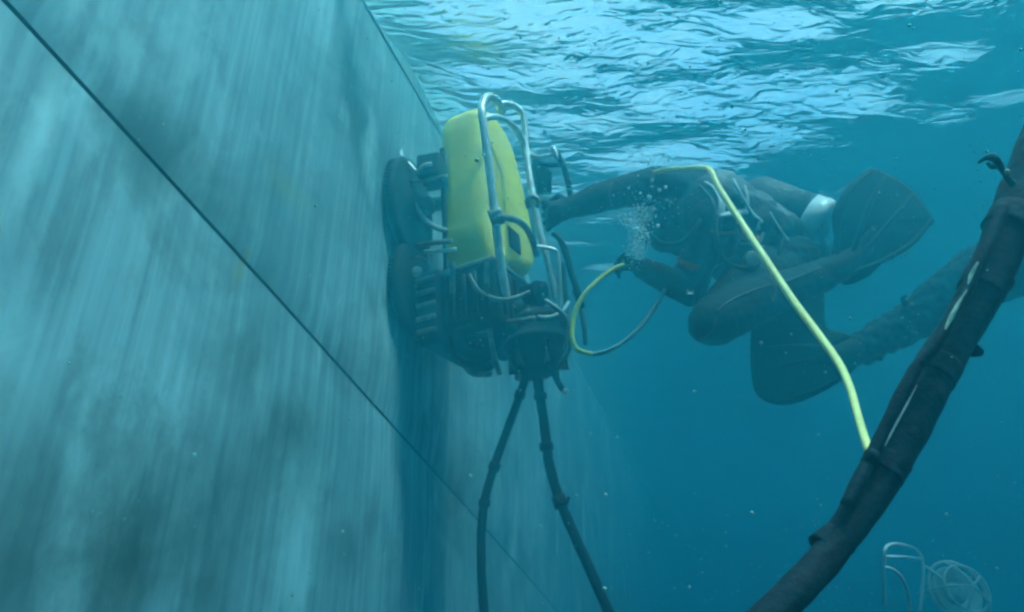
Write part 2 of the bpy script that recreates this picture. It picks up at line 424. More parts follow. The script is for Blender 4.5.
ft('hose_guard', [(574, 290, 2.64), (580, 306, 2.62), (584, 325, 2.61), (586, 345, 2.6)], .010, 'dull_steel')
# upper right bracket group
ft('bracket_arm', [(527, 152, 2.84), (536, 157, 2.8), (548, 156, 2.78), (558, 153, 2.78)], .010, 'steel')
ft('bracket_frame', [(535, 160, 2.8), (534, 185, 2.78), (537, 205, 2.75)], .013, 'housing')
ft('bracket_frame', [(556, 153, 2.78), (562, 162, 2.78), (567, 178, 2.77), (571, 199, 2.76)], .012, 'housing')
ft('bracket_frame', [(536, 200, 2.76), (550, 203, 2.76), (571, 200, 2.76)], .011, 'housing')
ft('bracket_frame', [(535, 162, 2.8), (548, 165, 2.79), (563, 164, 2.78)], .010, 'housing')
ft('frame_clip', [(553, 148, 2.78), (555, 154, 2.77), (556, 161, 2.77)], .012, 'steel', smooth=2)
bm = bmesh.new(); lathe(bm, P(543, 182, 2.80), (P(543, 150, 2.8) - P(543, 182, 2.8)), [(-.05, .01), (-.045, .035), (.04, .035), (.05, .025), (.06, .012)], 20); obj('valve_block', bm, M['housing'], mach)
ft('valve_lever', [(529, 208, 2.7), (527, 201, 2.7), (531, 196, 2.7), (538, 200, 2.7), (537, 208, 2.7)], .010, 'dull_steel')
bm = bmesh.new(); lathe(bm, P(536, 203, 2.72), -FW, [(-.02, .02), (.02, .02), (.025, .012)], 16); obj('knob', bm, M['yellow'], mach)

# dark motor housing below the float
bm = bmesh.new(); box(bm, ML(-.09, .185, -.135), (MO, MU, ZT), (.115, .195, .125), .03, 3); ch_ = obj('chassis', bm, M['housing'], mach)
bm = bmesh.new(); box(bm, ML(-.095, .19, -.012), (MO, MU, ZT), (.125, .205, .012), .008, 2); obj('mounting_rail', bm, M['dull_steel'], ch_)
for k in range(7):
    bm = bmesh.new(); box(bm, ML(.028, .045 + .045 * k, -.13), (MO, MU, ZT), (.006, .010, .09), .004, 1); obj('cooling_fin', bm, M['housing'], ch_)
for k in range(4):
    bm = bmesh.new(); box(bm, ML(-.16 + .05 * k, -.015, -.13), (MO, MU, ZT), (.010, .006, .085), .004, 1); obj('cooling_fin', bm, M['housing'], ch_)
pc = P(534, 318, 2.70)
bm = bmesh.new(); lathe(bm, pc, -ZT, [(0, .06), (.0, .105), (.02, .105), (.022, .122), (.04, .122), (.042, .112), (.10, .115), (.102, .124), (.118, .124), (.12, .112), (.17, .104), (.21, .082), (.235, .05), (.24, .002)], 36); pb = obj('pump_housing', bm, M['housing'], mach)
for k in range(10):
    a = 2 * math.pi * k / 10; e = MO * math.cos(a) + MU * math.sin(a)
    bm = bmesh.new(); lathe(bm, pc - ZT * .036 + e * .112, -ZT, [(-.022, .009), (.012, .009), (.014, .001)], 6); obj('flange_bolt', bm, M['dull_steel'], pb)
for k in range(6):
    a = 2 * math.pi * k / 6 + .3; e = MO * math.cos(a) + MU * math.sin(a)
    bm = bmesh.new(); box(bm, pc - ZT * .175 + e * .098, (e, e.cross(ZT), ZT), (.014, .004, .045), .003, 1); obj('rib', bm, M['housing'], pb)
for (x, y, d, r_, L_) in ((520, 372, 2.66, .03, .05), (538, 374, 2.64, .034, .05)):
    bm = bmesh.new(); lathe(bm, P(x, y, d), -ZT, [(-L_, r_), (0, r_), (.002, r_ * .75), (.03, r_ * .7), (.032, r_ * .5)], 18); obj('hose_gland', bm, M['dull_steel'], pb)
bm = bmesh.new(); box(bm, ML(-.285, .19, -.13), (MO, MU, ZT), (.060, .20, .16), .04, 4); bc_ = obj('shadow_cover', bm, M['housing'], mach)  # box added to fill the dark mass and widen the hull shadow
for k in range(5):
    bm = bmesh.new(); box(bm, ML(-.285, -.015, -.24 + .055 * k), (MO, MU, ZT), (.045, .006, .010), .003, 1); obj('cover_rib', bm, M['dull_steel'], bc_)
# side motors: cylinders with end caps and cable glands
for (x, y, d, axv, r_, L_) in ((470, 300, 2.68, -MU, .062, .16), (506, 306, 2.62, -MU, .05, .14), (545, 292, 2.66, MO, .045, .12)):
    c_ = P(x, y, d); bm = bmesh.new(); lathe(bm, c_ - axv * L_, axv, [(0, r_ * .8), (.01, r_), (L_ * .7, r_), (L_ * .72, r_ * 1.14), (L_ * .84, r_ * 1.14), (L_ * .86, r_), (L_, r_ * .95), (L_ + .008, r_ * .6), (L_ + .03, r_ * .3), (L_ + .032, .002)], 28); mt_ = obj('motor', bm, M['housing'], mach)
    xx = axv.orthogonal().normalized(); yy = axv.cross(xx)
    for k in range(6):
        a = 2 * math.pi * k / 6; bm = bmesh.new(); lathe(bm, c_ + axv * -.002 + (xx * math.cos(a) + yy * math.sin(a)) * r_ * .78, axv, [(-.01, .007), (.010, .007), (.011, .001)], 6); obj('cap_bolt', bm, M['dull_steel'], mt_)
for pts in ([(452, 262, 2.60), (453, 300, 2.62), (456, 345, 2.64), (470, 372, 2.66), (492, 374, 2.64)], [(487, 262, 2.56), (488, 300, 2.54), (492, 345, 2.56), (500, 374, 2.60)], [(452, 330, 2.62), (470, 331, 2.6), (491, 329, 2.55)], [(562, 262, 2.64), (566, 300, 2.62), (566, 335, 2.6), (556, 362, 2.6)]):
    ft('lower_frame', pts, .0105, 'dull_steel')
# bottom wheel
def wheel(c, ax, r, wd, name='wheel'):
    bm = bmesh.new(); lathe(bm, c, ax, [(-wd, r * .55), (-wd, r * .85), (-wd * .6, r * .98), (0, r), (wd * .6, r * .98), (wd, r * .85), (wd, r * .55)], 36)
    t = obj(name, bm, M['black'], mach)
    bm = bmesh.new(); lathe(bm, c, ax, [(-wd * 1.15, r * .2), (-wd * 1.1, r * .5), (wd * 1.1, r * .5), (wd * 1.25, r * .3), (wd * 1.25, .001)], 24)
    obj('hub', bm, M['housing'], t)
    for k in range(5):
        a = 2 * math.pi * k / 5; axv = Vector(ax).normalized(); x = axv.orthogonal().normalized(); y = axv.cross(x)
        bm = bmesh.new(); ball(bm, c + axv * wd * 1.12 + (x * math.cos(a) + y * math.sin(a)) * r * .38, r * .06, 8); obj('hub_bolt', bm, M['dull_steel'], t)
    return t
wheel(P(476, 336, 2.66), (-HU + OUT * .5 - ZT * .4), .105, .04)
# brush heads against the hull
def brush(px, py, R_, off=.10):
    d0 = P(px, py, 1) - CAM; t = (HD - off) / d0.dot(HN); c = CAM + d0 * t
    bm = bmesh.new(); lathe(bm, c, OUT, [(-.03, R_ * .93), (-.01, R_ * .99), (0, R_), (.010, R_ * .97), (.014, R_ * .90), (.018, R_ * .3), (.035, R_ * .28), (.04, .02)], 48)
    t_ = obj('brush_head', bm, M['housing'], mach)
    bm = bmesh.new(); lathe(bm, c + OUT * .04, OUT, [(0, .04), (.03, .04), (.05, .034), (.052, .001)], 24); h_ = obj('hub', bm, M['dull_steel'], t_)
    bm = bmesh.new()
    for k in range(64):                        # bristle tufts
        a = 2 * math.pi * k / 64; e = ZT * math.cos(a) + HU * math.sin(a)
        b0 = c + e * R_ * .95; tube(bm, [b0, b0 + HN * (off - .02) + e * .004], [.006, .004], seg=4, smooth=1)
    o = obj('bristles', bm, M['black'], t_); o['kind'] = 'stuff'
    return c
cb1 = brush(412, 208, .21, .05); cb2 = brush(416, 290, .20, .05)
tube_obj('arm', [cb1 + OUT * .05, cb1.lerp(ML(-.2, .2, .45), .5), ML(-.19, .2, .45)], .03, M['dull_steel'], mach)
tube_obj('arm', [cb2 + OUT * .05, cb2.lerp(ML(-.2, .2, -.1), .5), ML(-.12, .2, -.1)], .035, M['housing'], mach)
ft('guard_rim', [(397, 133, 2.98), (400, 150, 2.93), (405, 172, 2.86), (411, 196, 2.82), (420, 214, 2.8), (433, 226, 2.78), (447, 231, 2.76)], .011, 'bluegrey')
bm = bmesh.new(); box(bm, P(433, 172, 2.86), (OUT, HU, ZT), (.05, .06, .055), .014); obj('gearbox', bm, M['housing'], mach)
ft('linkage', [(408, 163, 2.84), (417, 172, 2.82), (424, 166, 2.8), (432, 164, 2.8)], .010, 'steel')
ft('linkage', [(412, 182, 2.84), (425, 181, 2.82), (436, 178, 2.8), (447, 176, 2.78)], .007, 'steel')
ft('linkage', [(418, 245, 2.74), (432, 243, 2.7), (452, 241, 2.68)], .010, 'dull_steel')
ft('linkage', [(425, 252, 2.74), (440, 251, 2.7), (456, 249, 2.68)], .008, 'steel')
bm = bmesh.new(); ball(bm, P(417, 272, 2.72), .022, 12); obj('pale_cap', bm, M['bluegrey'], mach)
ft('ring', [(417 + 12 * math.cos(a / 10 * 2 * math.pi), 272 + 15 * math.sin(a / 10 * 2 * math.pi), 2.74) for a in range(11)], .006, 'dull_steel')
# drain plug with pale end
ft('drain_pipe', [(553, 372, 2.6), (558, 382, 2.6), (563, 390, 2.6)], .012, 'housing')
bm = bmesh.new(); ball(bm, P(565, 391, 2.595), .012, 10); obj('pale_cap', bm, M['tank'], mach)
# small pumps and fittings breaking up the dark silhouette
for pts in ([(470, 275, 2.6), (480, 292, 2.54), (505, 300, 2.5), (530, 292, 2.52)], [(455, 300, 2.7), (470, 312, 2.6), (500, 322, 2.54), (535, 318, 2.5)], [(545, 300, 2.56), (566, 318, 2.54), (570, 345, 2.55), (558, 368, 2.58)]):
    ft('pipe', pts, .009, 'dull_steel')

# two hoses hanging from the machine
hz = thing('supply_hose', 'dark hose hanging from the machine and curving down to the left', 'hose', P(520, 385, 2.62), 'dark hoses under the machine')
pts = [(527, 372, 2.62), (521, 392, 2.6), (508, 428, 2.55), (493, 470, 2.48), (484, 505, 2.42), (481, 545, 2.38), (482, 580, 2.34), (486, 640, 2.28)]
tube_obj('hose_body', [P(*p) for p in pts], .0155, M['black'], hz, lump=.12, lumpscale=30)
for (a, b_) in (((496, 463, 2.49), (493, 470, 2.48)), ((521, 391, 2.6), (519, 398, 2.6)), ((485, 500, 2.43), (484, 506, 2.42))):
    tube_obj('hose_clamp', [P(*a), P(*b_)], .021, M['housing'], hz, smooth=1)
hz = thing('supply_hose', 'thicker dark hose with strapped clamps curving down to the right below the machine', 'hose', P(540, 385, 2.62), 'dark hoses under the machine')
pts = [(536, 370, 2.62), (540, 395, 2.6), (545, 430, 2.56), (549, 462, 2.5), (558, 495, 2.44), (572, 530, 2.38), (588, 565, 2.33), (612, 620, 2.25)]
tube_obj('hose_body', [P(*p) for p in pts], .0185, M['black'], hz, lump=.12, lumpscale=30, seed=4)
for (a, b_) in (((546, 443, 2.54), (547, 450, 2.53)), ((558, 496, 2.44), (562, 507, 2.42)), ((540, 393, 2.6), (541, 399, 2.6))):
    tube_obj('hose_clamp', [P(*a), P(*b_)], .026, M['housing'], hz, smooth=1)
tube_obj('cable_tie', [P(556, 498, 2.41), P(560, 503, 2.4), P(567, 502, 2.4), P(569, 497, 2.41)], .006, M['housing'], hz)

# ================================================================== DIVERS
def finger_set(bm, wrist, palm, fdir, side, curl, s=1.0):
    """palm end point, finger direction, side vector (across knuckles), curl vector"""
    for k in range(4):
        base = palm + side * (.036 - .024 * k) * s
        fdir0 = fdir; fdir = (fdir + side * (.22 - .15 * k)).normalized()
        L = (.075, .084, .078, .06)[k] * s
        p0 = base - fdir * .02; p1 = base + fdir * L * .38 + curl * .01; p2 = p1 + (fdir * .6 + curl * .8).normalized() * L * .34; p3 = p2 + (curl * .95 - fdir * .35).normalized() * L * .3
        cap(bm, p0, .0118 * s, p1, .0102 * s); cap(bm, p1, .0102 * s, p2, .0095 * s); cap(bm, p2, .0095 * s, p3, .0085 * s); fdir = fdir0
    t0 = wrist.lerp(palm, .35) + side * .03 * s; t1 = t0 + (side * .8 + fdir * .6 + curl * .4).normalized() * .04 * s; t2 = t1 + (fdir * .7 + curl * .8).normalized() * .032 * s
    cap(bm, t0, .016 * s, t1, .013 * s); cap(bm, t1, .013 * s, t2, .0105 * s)
def fin(parent, outline, thick, rails, foot, mt='fin'):
    pts = [P(*p) for p in outline]
    pts = [Vector(q) for q in catmull([tuple(p) for p in pts + [pts[0]]], 4)][:-1]
    c = sum(pts, Vector()) / len(pts)
    nrm = Vector()
    for a, b_ in zip(pts, pts[1:] + pts[:1]): nrm += (a - c).cross(b_ - c)
    nrm.normalize()
    bm = bmesh.new(); rings = []
    for f, t in ((.15, .8), (.93, 1.0), (1.0, .4), (1.0, -.4), (.93, -1.0), (.15, -.8)):
        rings.append([bm.verts.new(c + (p - c) * f + nrm * thick * t + nrm * .02 * math.sin((p - c).length * 9)) for p in pts])
    for a, b_ in zip(rings, rings[1:]):
        for k in range(len(pts)): bm.faces.new((a[k], a[(k + 1) % len(pts)], b_[(k + 1) % len(pts)], b_[k]))
    bm.faces.new(rings[0]); bm.faces.new(rings[-1][::-1])
    o = obj('fin', bm, M[mt], parent)
    for rl in rails: tube_obj('rail', [P(*p) for p in rl], [.010] * (len(rl) - 1) + [.006], M[mt], o, squash=1.0)
    bm = bmesh.new()
    for (a, ra, b_, rb) in foot: cap(bm, P(*a), ra, P(*b_), rb)
    remeshed('foot_pocket', bm, M[mt], o, voxel=.012)
    return o

# ---- first diver
dv = thing('person', 'diver in dark wetsuit with pale tank reaching one arm out to the yellow machine', 'person', P(740, 260, 2.85))
bm = bmesh.new()
sh1 = P(700, 190, 2.78); sh2 = P(712, 222, 2.62)
el1 = P(622, 192, 2.74); wr1 = P(571, 208, 2.72)
el2 = P(690, 290, 2.62); wr2 = P(643, 268, 2.62)
hip1 = P(788, 262, 2.82); hip2 = P(800, 252, 3.0)
cap(bm, sh1, .078, P(655, 184, 2.75), .072); cap(bm, P(655, 184, 2.75), .072, el1, .062); cap(bm, el1, .062, P(600, 197, 2.73), .060); cap(bm, P(600, 197, 2.73), .060, wr1, .042)
cap(bm, sh2, .075, el2, .058); cap(bm, el2, .060, P(668, 280, 2.62), .056); cap(bm, P(668, 280, 2.62), .056, wr2, .042)
# trunk
cap(bm, P(712, 205, 2.78), .135, P(745, 228, 2.85), .140); cap(bm, P(745, 228, 2.85), .135, P(785, 250, 2.9), .135)
cap(bm, sh1, .09, sh2, .09)
cap(bm, P(712, 225, 2.74), .12, P(742, 262, 2.76), .125); cap(bm, P(742, 262, 2.76), .125, P(790, 262, 2.82), .12)
cap(bm, P(693, 208, 2.72), .065, P(680, 220, 2.72), .06)
# thighs, shins
kn = P(713, 322, 2.42); an = P(822, 276, 2.6)
cap(bm, P(785, 264, 2.84), .125, P(748, 290, 2.62), .108); cap(bm, P(748, 290, 2.62), .108, kn, .086)
cap(bm, kn, .086, P(745, 306, 2.47), .086); cap(bm, P(745, 306, 2.47), .086, P(780, 291, 2.53), .074); cap(bm, P(780, 291, 2.53), .074, an, .060)
kn2 = P(770, 300, 2.8); cap(bm, hip2, .12, kn2, .082); cap(bm, kn2, .08, P(800, 330, 3.0), .06); cap(bm, P(800, 330, 3.0), .06, P(815, 350, 3.15), .05)
# hands
pal1 = P(556, 212, 2.70); cap(bm, wr1, .040, pal1, .040, .6, FW)
finger_set(bm, wr1, pal1, (pal1 - wr1).normalized(), (UP * .95 + FW * .2).normalized(), (FW * .9 - UP * .25).normalized(), 1.05)
pal2 = P(630, 262, 2.62); cap(bm, wr2, .040, pal2, .038, .6, UP)
finger_set(bm, wr2, pal2, (pal2 - wr2).normalized(), (-FW * .8 + UP * .5).normalized(), (-UP * .9 - RT * .2).normalized())
remeshed('body', bm, M['suit'], dv, voxel=.006, iters=3, disp=.005, dscale=.06)
# head in hood with face, mask, regulator
hc = P(676, 224, 2.76)
fx = (-RT * .93 - FW * .25 + UP * .12).normalized(); hz_ = (UP * .9 + RT * .1).normalized(); hs = fx.cross(hz_).normalized(); hz_ = hs.cross(fx)
bm = bmesh.new(); ball(bm, hc, .105, 20, (fx, hs, hz_), (1.05, .84, 1.12)); ball(bm, hc + fx * .04 - hz_ * .05, .07, 16); ball(bm, hc + fx * .105 - hz_ * .015, .018, 10)
cap(bm, hc - hz_ * .06 - fx * .03, .065, P(695, 212, 2.72), .07)
for s_ in (-1, 1): ball(bm, hc + hs * .085 * s_, .022, 8)
remeshed('hood', bm, M['suit'], dv, voxel=.009, iters=3)
bm = bmesh.new(); box(bm, hc + fx * .10 + hz_ * .02, (fx, hs, hz_), (.022, .075, .042), .015); mk = obj('mask', bm, M['black'], dv)
bm = bmesh.new(); box(bm, hc + fx * .123 + hz_ * .02, (fx, hs, hz_), (.003, .062, .030), .002); obj('mask_lens', bm, M['lamp_glass'], mk)
tube_obj('strap', [hc + fx * .08 + hs * .07 + hz_ * .02, hc + hs * .093 + hz_ * .02, hc - fx * .07 + hs * .06 + hz_ * .03], .007, M['black'], mk)
bm = bmesh.new(); lathe(bm, hc + fx * .125 - hz_ * .06, fx, [(-.03, .02), (-.01, .036), (.012, .036), (.02, .028), (.022, .002)], 20); rg = obj('regulator', bm, M['housing'], dv)
tube_obj('regulator_hose', [hc + fx * .12 - hz_ * .06 - hs * .03, hc + fx * .09 - hz_ * .1 - hs * .10, P(685, 240, 2.55), P(705, 215, 2.58), P(725, 195, 2.8)], .010, M['black'], dv)
# vest and straps
bm = bmesh.new(); cap(bm, P(716, 206, 2.76), .148, P(770, 240, 2.86), .142, .95, UP)
remeshed('buoyancy_vest', bm, M['vest'], dv, voxel=.012, iters=4, disp=.014, dscale=.07)
from mathutils.bvhtree import BVHTree
trees = []
for o_ in list(bpy.data.objects):
    if o_.parent == dv and o_.type == 'MESH' and o_.name.split('.')[0] in ('body', 'buoyancy_vest', 'hood'):
        trees.append(BVHTree.FromPolygons([v.co + dv.location for v in o_.data.vertices], [tuple(p.vertices) for p in o_.data.polygons]))
def on_diver(x, y, lift=.004, dflt=2.7):       # the point of the diver's own surface at that place
    d = (P(x, y, 1) - CAM).normalized(); best = None
    for t in trees:
        h = t.ray_cast(CAM, d)
        if h[0] is not None and (best is None or h[3] < best): best = h[3]
    return CAM + d * (best - lift) if best else P(x, y, dflt)
def conform(pts, n_=4): return [on_diver(*q[:2], dflt=q[2]) for q in catmull(pts, n_)]
def strap(pts, r, m_, name='strap'): return obj(name, tube(bmesh.new(), conform(pts), r, smooth=1, squash=.4), M[m_], dv)
strap([(706, 183, 2.66), (716, 190, 2.6), (722, 205, 2.57), (718, 232, 2.56)], .018, 'bluegrey')
strap([(734, 180, 2.7), (742, 196, 2.64), (752, 212, 2.64), (762, 222, 2.68)], .012, 'bluegrey')
strap([(745, 186, 2.74), (748, 200, 2.68), (744, 214, 2.65)], .010, 'bluegrey')
strap([(718, 216, 2.57), (730, 214, 2.58), (744, 211, 2.62)], .026, 'bluegrey', 'pale_panel')
strap([(711, 231, 2.56), (722, 233, 2.56), (738, 232, 2.6), (754, 236, 2.66), (765, 242, 2.72)], .016, 'rust', 'brown_strap')
strap([(678, 262, 2.55), (688, 266, 2.54), (699, 269, 2.55)], .014, 'rust', 'wrist_strap')
for (x, y, d) in ((735, 222, 2.6), (757, 228, 2.66), (690, 292, 2.5)):
    bm = bmesh.new(); box(bm, P(x, y, d), (RT, UP, FW), (.009, .006, .005), .002); obj('buckle', bm, M['tank'], dv)
strap([(700, 186, 2.68), (712, 200, 2.60), (716, 222, 2.57), (708, 250, 2.6)], .011, 'vest', 'harness')
strap([(728, 250, 2.62), (742, 243, 2.64), (760, 246, 2.68), (778, 240, 2.74)], .012, 'bluegrey', 'waist_strap')
strap([(770, 212, 2.74), (778, 226, 2.72), (788, 240, 2.74)], .009, 'bluegrey')
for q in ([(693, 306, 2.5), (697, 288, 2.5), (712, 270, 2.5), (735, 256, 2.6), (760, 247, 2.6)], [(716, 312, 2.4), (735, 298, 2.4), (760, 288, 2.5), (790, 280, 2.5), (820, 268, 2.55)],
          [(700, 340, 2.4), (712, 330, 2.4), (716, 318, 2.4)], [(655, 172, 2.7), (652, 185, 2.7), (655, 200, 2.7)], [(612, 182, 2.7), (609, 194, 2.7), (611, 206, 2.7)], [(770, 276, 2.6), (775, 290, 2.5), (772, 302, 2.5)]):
    obj('seam_highlight', tube(bmesh.new(), conform(q, 6), .0042, seg=8, smooth=1), M['vest'], dv)  # suit seams; lighter piping also paints the highlights along thigh and shin
for (x, y, w_, h_) in ((742, 228, .045, .035), (768, 246, .035, .03), (728, 240, .03, .04)):
    bm = bmesh.new(); box(bm, on_diver(x, y, -.004), (RT + UP * -.3, UP + RT * .3, FW), (w_, h_, .022), .01); obj('pocket', bm, M['vest'], dv)
tube_obj('gauge_hose', [P(*p) for p in [(724, 200, 2.6), (716, 226, 2.5), (722, 256, 2.47), (742, 268, 2.5), (752, 262, 2.54)]], .008, M['black'], dv)
bm = bmesh.new(); lathe(bm, P(752, 260, 2.54), (-FW + UP * .3), [(-.015, .02), (-.01, .032), (.012, .032), (.016, .027), (.012, .001)], 20); obj('gauge', bm, M['dull_steel'], dv)
# tank on the back, pale base towards the viewer's right
ta = P(757, 200, 2.98); tb = P(819, 225, 2.84); ax = (tb - ta).normalized(); L = (tb - ta).length
bm = bmesh.new(); lathe(bm, ta, ax, [(-.10, .02), (-.08, .05), (-.04, .085), (0, .106), (L - .03, .108), (L - .02, .06)], 36)
tk = obj('tank', bm, M['vest'], dv)
bm = bmesh.new(); lathe(bm, ta, ax, [(L - .05, .07), (L - .05, .111), (L + .0, .114), (L + .022, .108), (L + .026, .092), (L + .03, .07), (L + .045, .04), (L + .05, .002)], 40); obj('tank_base', bm, M['tank'], tk)
bm = bmesh.new(); lathe(bm, ta, ax, [(-.16, .018), (-.1, .022), (-.08, .02)], 14); obj('valve', bm, M['steel'], tk)
for h in (.08, .2):
    bm = bmesh.new(); lathe(bm, ta, ax, [(h - .022, .099), (h - .022, .104), (h + .022, .104), (h + .022, .099)], 36); obj('tank_band', bm, M['black'], tk)
# fins of the first diver
fin(dv, [(828, 272, 2.60), (836, 240, 2.60), (834, 214, 2.6), (846, 188, 2.62), (868, 169, 2.64), (876, 167, 2.64), (892, 174, 2.63), (914, 188, 2.61), (933, 213, 2.58), (936, 220, 2.58), (930, 227, 2.575), (905, 246, 2.56), (885, 262, 2.565), (868, 277, 2.57), (846, 284, 2.59)], .006,
    [[(850, 262, 2.58), (862, 225, 2.585), (874, 195, 2.6), (884, 178, 2.62)], [(858, 260, 2.575), (885, 228, 2.58), (908, 202, 2.59), (914, 194, 2.595)], [(838, 268, 2.59), (838, 225, 2.59), (852, 190, 2.6), (872, 171, 2.62)], [(842, 276, 2.58), (880, 262, 2.56), (912, 243, 2.56), (932, 219, 2.57)]],
    [((814, 278, 2.60), .062, (838, 268, 2.60), .056), ((838, 268, 2.60), .056, (866, 250, 2.605), .030), ((850, 262, 2.60), .030, (874, 228, 2.61), .015)])
fin(dv, [(808, 352, 3.2), (800, 372, 3.2), (795, 385, 3.22), (812, 392, 3.24), (826, 375, 3.22), (826, 356, 3.2)], .006, [], [((812, 346, 3.16), .045, (812, 366, 3.2), .03)])

# ---- second diver, most of the body beyond the right edge of the picture
d2 = thing('person', 'second diver of whom one finned leg shows, stretching in from the right behind the umbilical', 'person', P(1010, 260, 2.6))
bm = bmesh.new()
cap(bm, P(862, 348, 2.72), .066, P(905, 325, 2.68), .072); cap(bm, P(905, 325, 2.68), .072, P(938, 303, 2.64), .088)
cap(bm, P(938, 303, 2.64), .088, P(985, 275, 2.58), .118); cap(bm, P(985, 275, 2.58), .118, P(1052, 246, 2.5), .125)
cap(bm, P(1052, 246, 2.5), .125, P(1070, 240, 2.5), .14)
cap(bm, P(1070, 240, 2.5), .15, P(1130, 225, 2.45), .14, .85, FW); cap(bm, P(1130, 225, 2.45), .145, P(1185, 215, 2.4), .16, .8, FW)
cap(bm, P(1185, 200, 2.4), .08, P(1150, 290, 2.3), .055); cap(bm, P(1150, 290, 2.3), .055, P(1110, 330, 2.25), .04)
cap(bm, P(1190, 220, 2.4), .06, P(1215, 212, 2.4), .055); ball(bm, P(1240, 205, 2.4), .11, 16)
cap(bm, P(1100, 262, 2.45), .12, P(1125, 340, 2.25), .085); cap(bm, P(1125, 340, 2.25), .08, P(1190, 430, 2.2), .05)
o = remeshed('body', bm, M['suit'], d2, voxel=.010, iters=2, disp=.012, dscale=.028)
fin(d2, [(866, 350, 2.72), (845, 334, 2.73), (824, 326, 2.74), (820, 285, 2.75), (790, 272, 2.76), (757, 285, 2.76), (750, 330, 2.76), (750, 375, 2.74), (758, 397, 2.73), (782, 405, 2.72), (812, 396, 2.71), (848, 374, 2.71)], .007,
    [[(832, 358, 2.7), (800, 362, 2.70), (770, 368, 2.71)], [(832, 348, 2.7), (800, 346, 2.71), (765, 348, 2.72)], [(850, 370, 2.7), (815, 390, 2.69), (785, 400, 2.7)], [(846, 338, 2.71), (828, 335, 2.72), (790, 330, 2.73), (757, 335, 2.74)]],
    [((872, 345, 2.71), .062, (845, 355, 2.71), .055), ((845, 355, 2.71), .055, (806, 362, 2.72), .022)])
# frayed strands and small gear along the leg
for (x, y) in ((905, 304), (880, 358), (915, 334)):
    q = [(x, y, 2.58), (x + rng.uniform(-6, 6), y + rng.uniform(-8, 8), 2.56), (x + rng.uniform(-9, 9), y + rng.uniform(-10, 10), 2.56)]
    tube_obj('strap_end', [P(*p) for p in q], [.012, .009, .004], M['suit'], d2, smooth=3)

# ================================================================== HOSES AND CABLES
yh = tube_obj('yellow_hose', [P(*p) for p in [(640, 176, 2.75), (665, 170, 2.65), (688, 168.5, 2.5), (704, 168, 2.38), (711, 172, 2.3), (719, 188, 2.22), (737, 216, 2.08), (762, 254, 1.9), (792, 299, 1.7), (818, 334, 1.52), (838, 362, 1.36), (850, 388, 1.2), (859, 420, 1.05), (869, 452, .93)]], [.009, .009, .0095, .0105, .0105, .0102, .0102, .0100, .0096, .0088, .0078, .0068, .0060, .0056], M['hose_y'], None, seg=12, smooth=8)
tag(yh, 'long pale yellow hose running down from the diver to the dark umbilical', 'hose')
lh = thing('hose_loop', 'thin looping hose between the machine and the diver, bright yellow at its lower left', 'hose', P(590, 350, 2.5))
tube_obj('yellow_section', [P(*p) for p in [(632, 262, 2.58), (612, 270, 2.56), (592, 286, 2.52), (579, 303, 2.5), (573, 322, 2.48), (572, 338, 2.46), (578, 350, 2.46), (592, 354, 2.47)]], .0095, M['hose_y2'], lh)
tube_obj('dark_section', [P(*p) for p in [(591, 354, 2.47), (604, 352, 2.48), (622, 343, 2.5), (642, 325, 2.54), (658, 302, 2.57), (672, 275, 2.6), (684, 250, 2.62)]], .0085, M['dull_steel'], lh)

um = thing('umbilical', 'thick black diver umbilical bundle crossing the lower right corner close to the camera', 'umbilical', P(900, 440, .84))
path = [(1068, 90, .98), (1040, 152, .95), (1019, 205, .92), (998, 255, .90), (972, 310, .88), (946, 352, .87), (925, 392, .85), (899, 445, .83), (874, 488, .81), (846, 530, .79), (822, 562, .77), (796, 590, .75), (750, 636, .72)]
tube_obj('main_bundle', [P(*p) for p in path], [.031, .031, .029, .0265, .025, .025, .025, .0235, .0215, .0195, .018, .018, .018], M['umb'], um, seg=28, smooth=14, lump=.09, lumpscale=30)
tube_obj('side_hose', [P(*p) for p in [(1005, 205, .88), (984, 252, .86), (966, 290, .85), (950, 318, .84), (934, 348, .83), (916, 368, .83), (900, 396, .82), (884, 430, .81), (868, 462, .80), (846, 505, .78)]], .0075, M['umb'], um, seg=10, lump=.15, lumpscale=40)
tube_obj('worn_stripe', [P(*p) for p in [(967, 290, .839), (958, 304, .836), (950, 320, .832), (941, 337, .828), (932, 352, .826), (928, 362, .826)]], [.0006, .0018, .0023, .0015, .0022, .0006], M['worn'], um, seg=8, lump=.7, lumpscale=90)
tube_obj('worn_stripe', [P(*p) for p in [(978, 262, .85), (972, 274, .85), (968, 284, .845)]], [.0012, .003, .001], M['worn'], um, seg=8, lump=.6, lumpscale=90)
tube_obj('worn_stripe', [P(*p) for p in [(917, 385, .807), (905, 408, .802), (892, 432, .797), (885, 446, .792)]], [.0004, .0010, .0009, .0004], M['bluegrey'], um, seg=6, lump=.7, lumpscale=90)
for k, (x, y, d, dx, dy) in enumerate(((1012, 222, .912, 5, -9), (984, 285, .89, 5, -9), (936, 370, .86, 5, -8), (886, 467, .82, 5, -8), (832, 545, .785, 7, -7))):
    tube_obj('tape_wrap', [P(x - dx, y - dy, d - .004), P(x + dx, y + dy, d + .004)], [(.0305, .0275, .0262, .0235, .0205)[k]] * 2, M['umb'], um, seg=24, smooth=4, lump=.10, lumpscale=50, seed=k * 5)
bm = bmesh.new(); ball(bm, P(979, 352, .88), .0065, 12); ball(bm, P(973, 350, .88), .0095, 12); remeshed('knot', bm, M['umb'], um, voxel=.003)
bm = bmesh.new(); ball(bm, P(872, 456, .80), .010, 12); ball(bm, P(868, 462, .80), .009, 12); remeshed('knot', bm, M['umb'], um, voxel=.003)
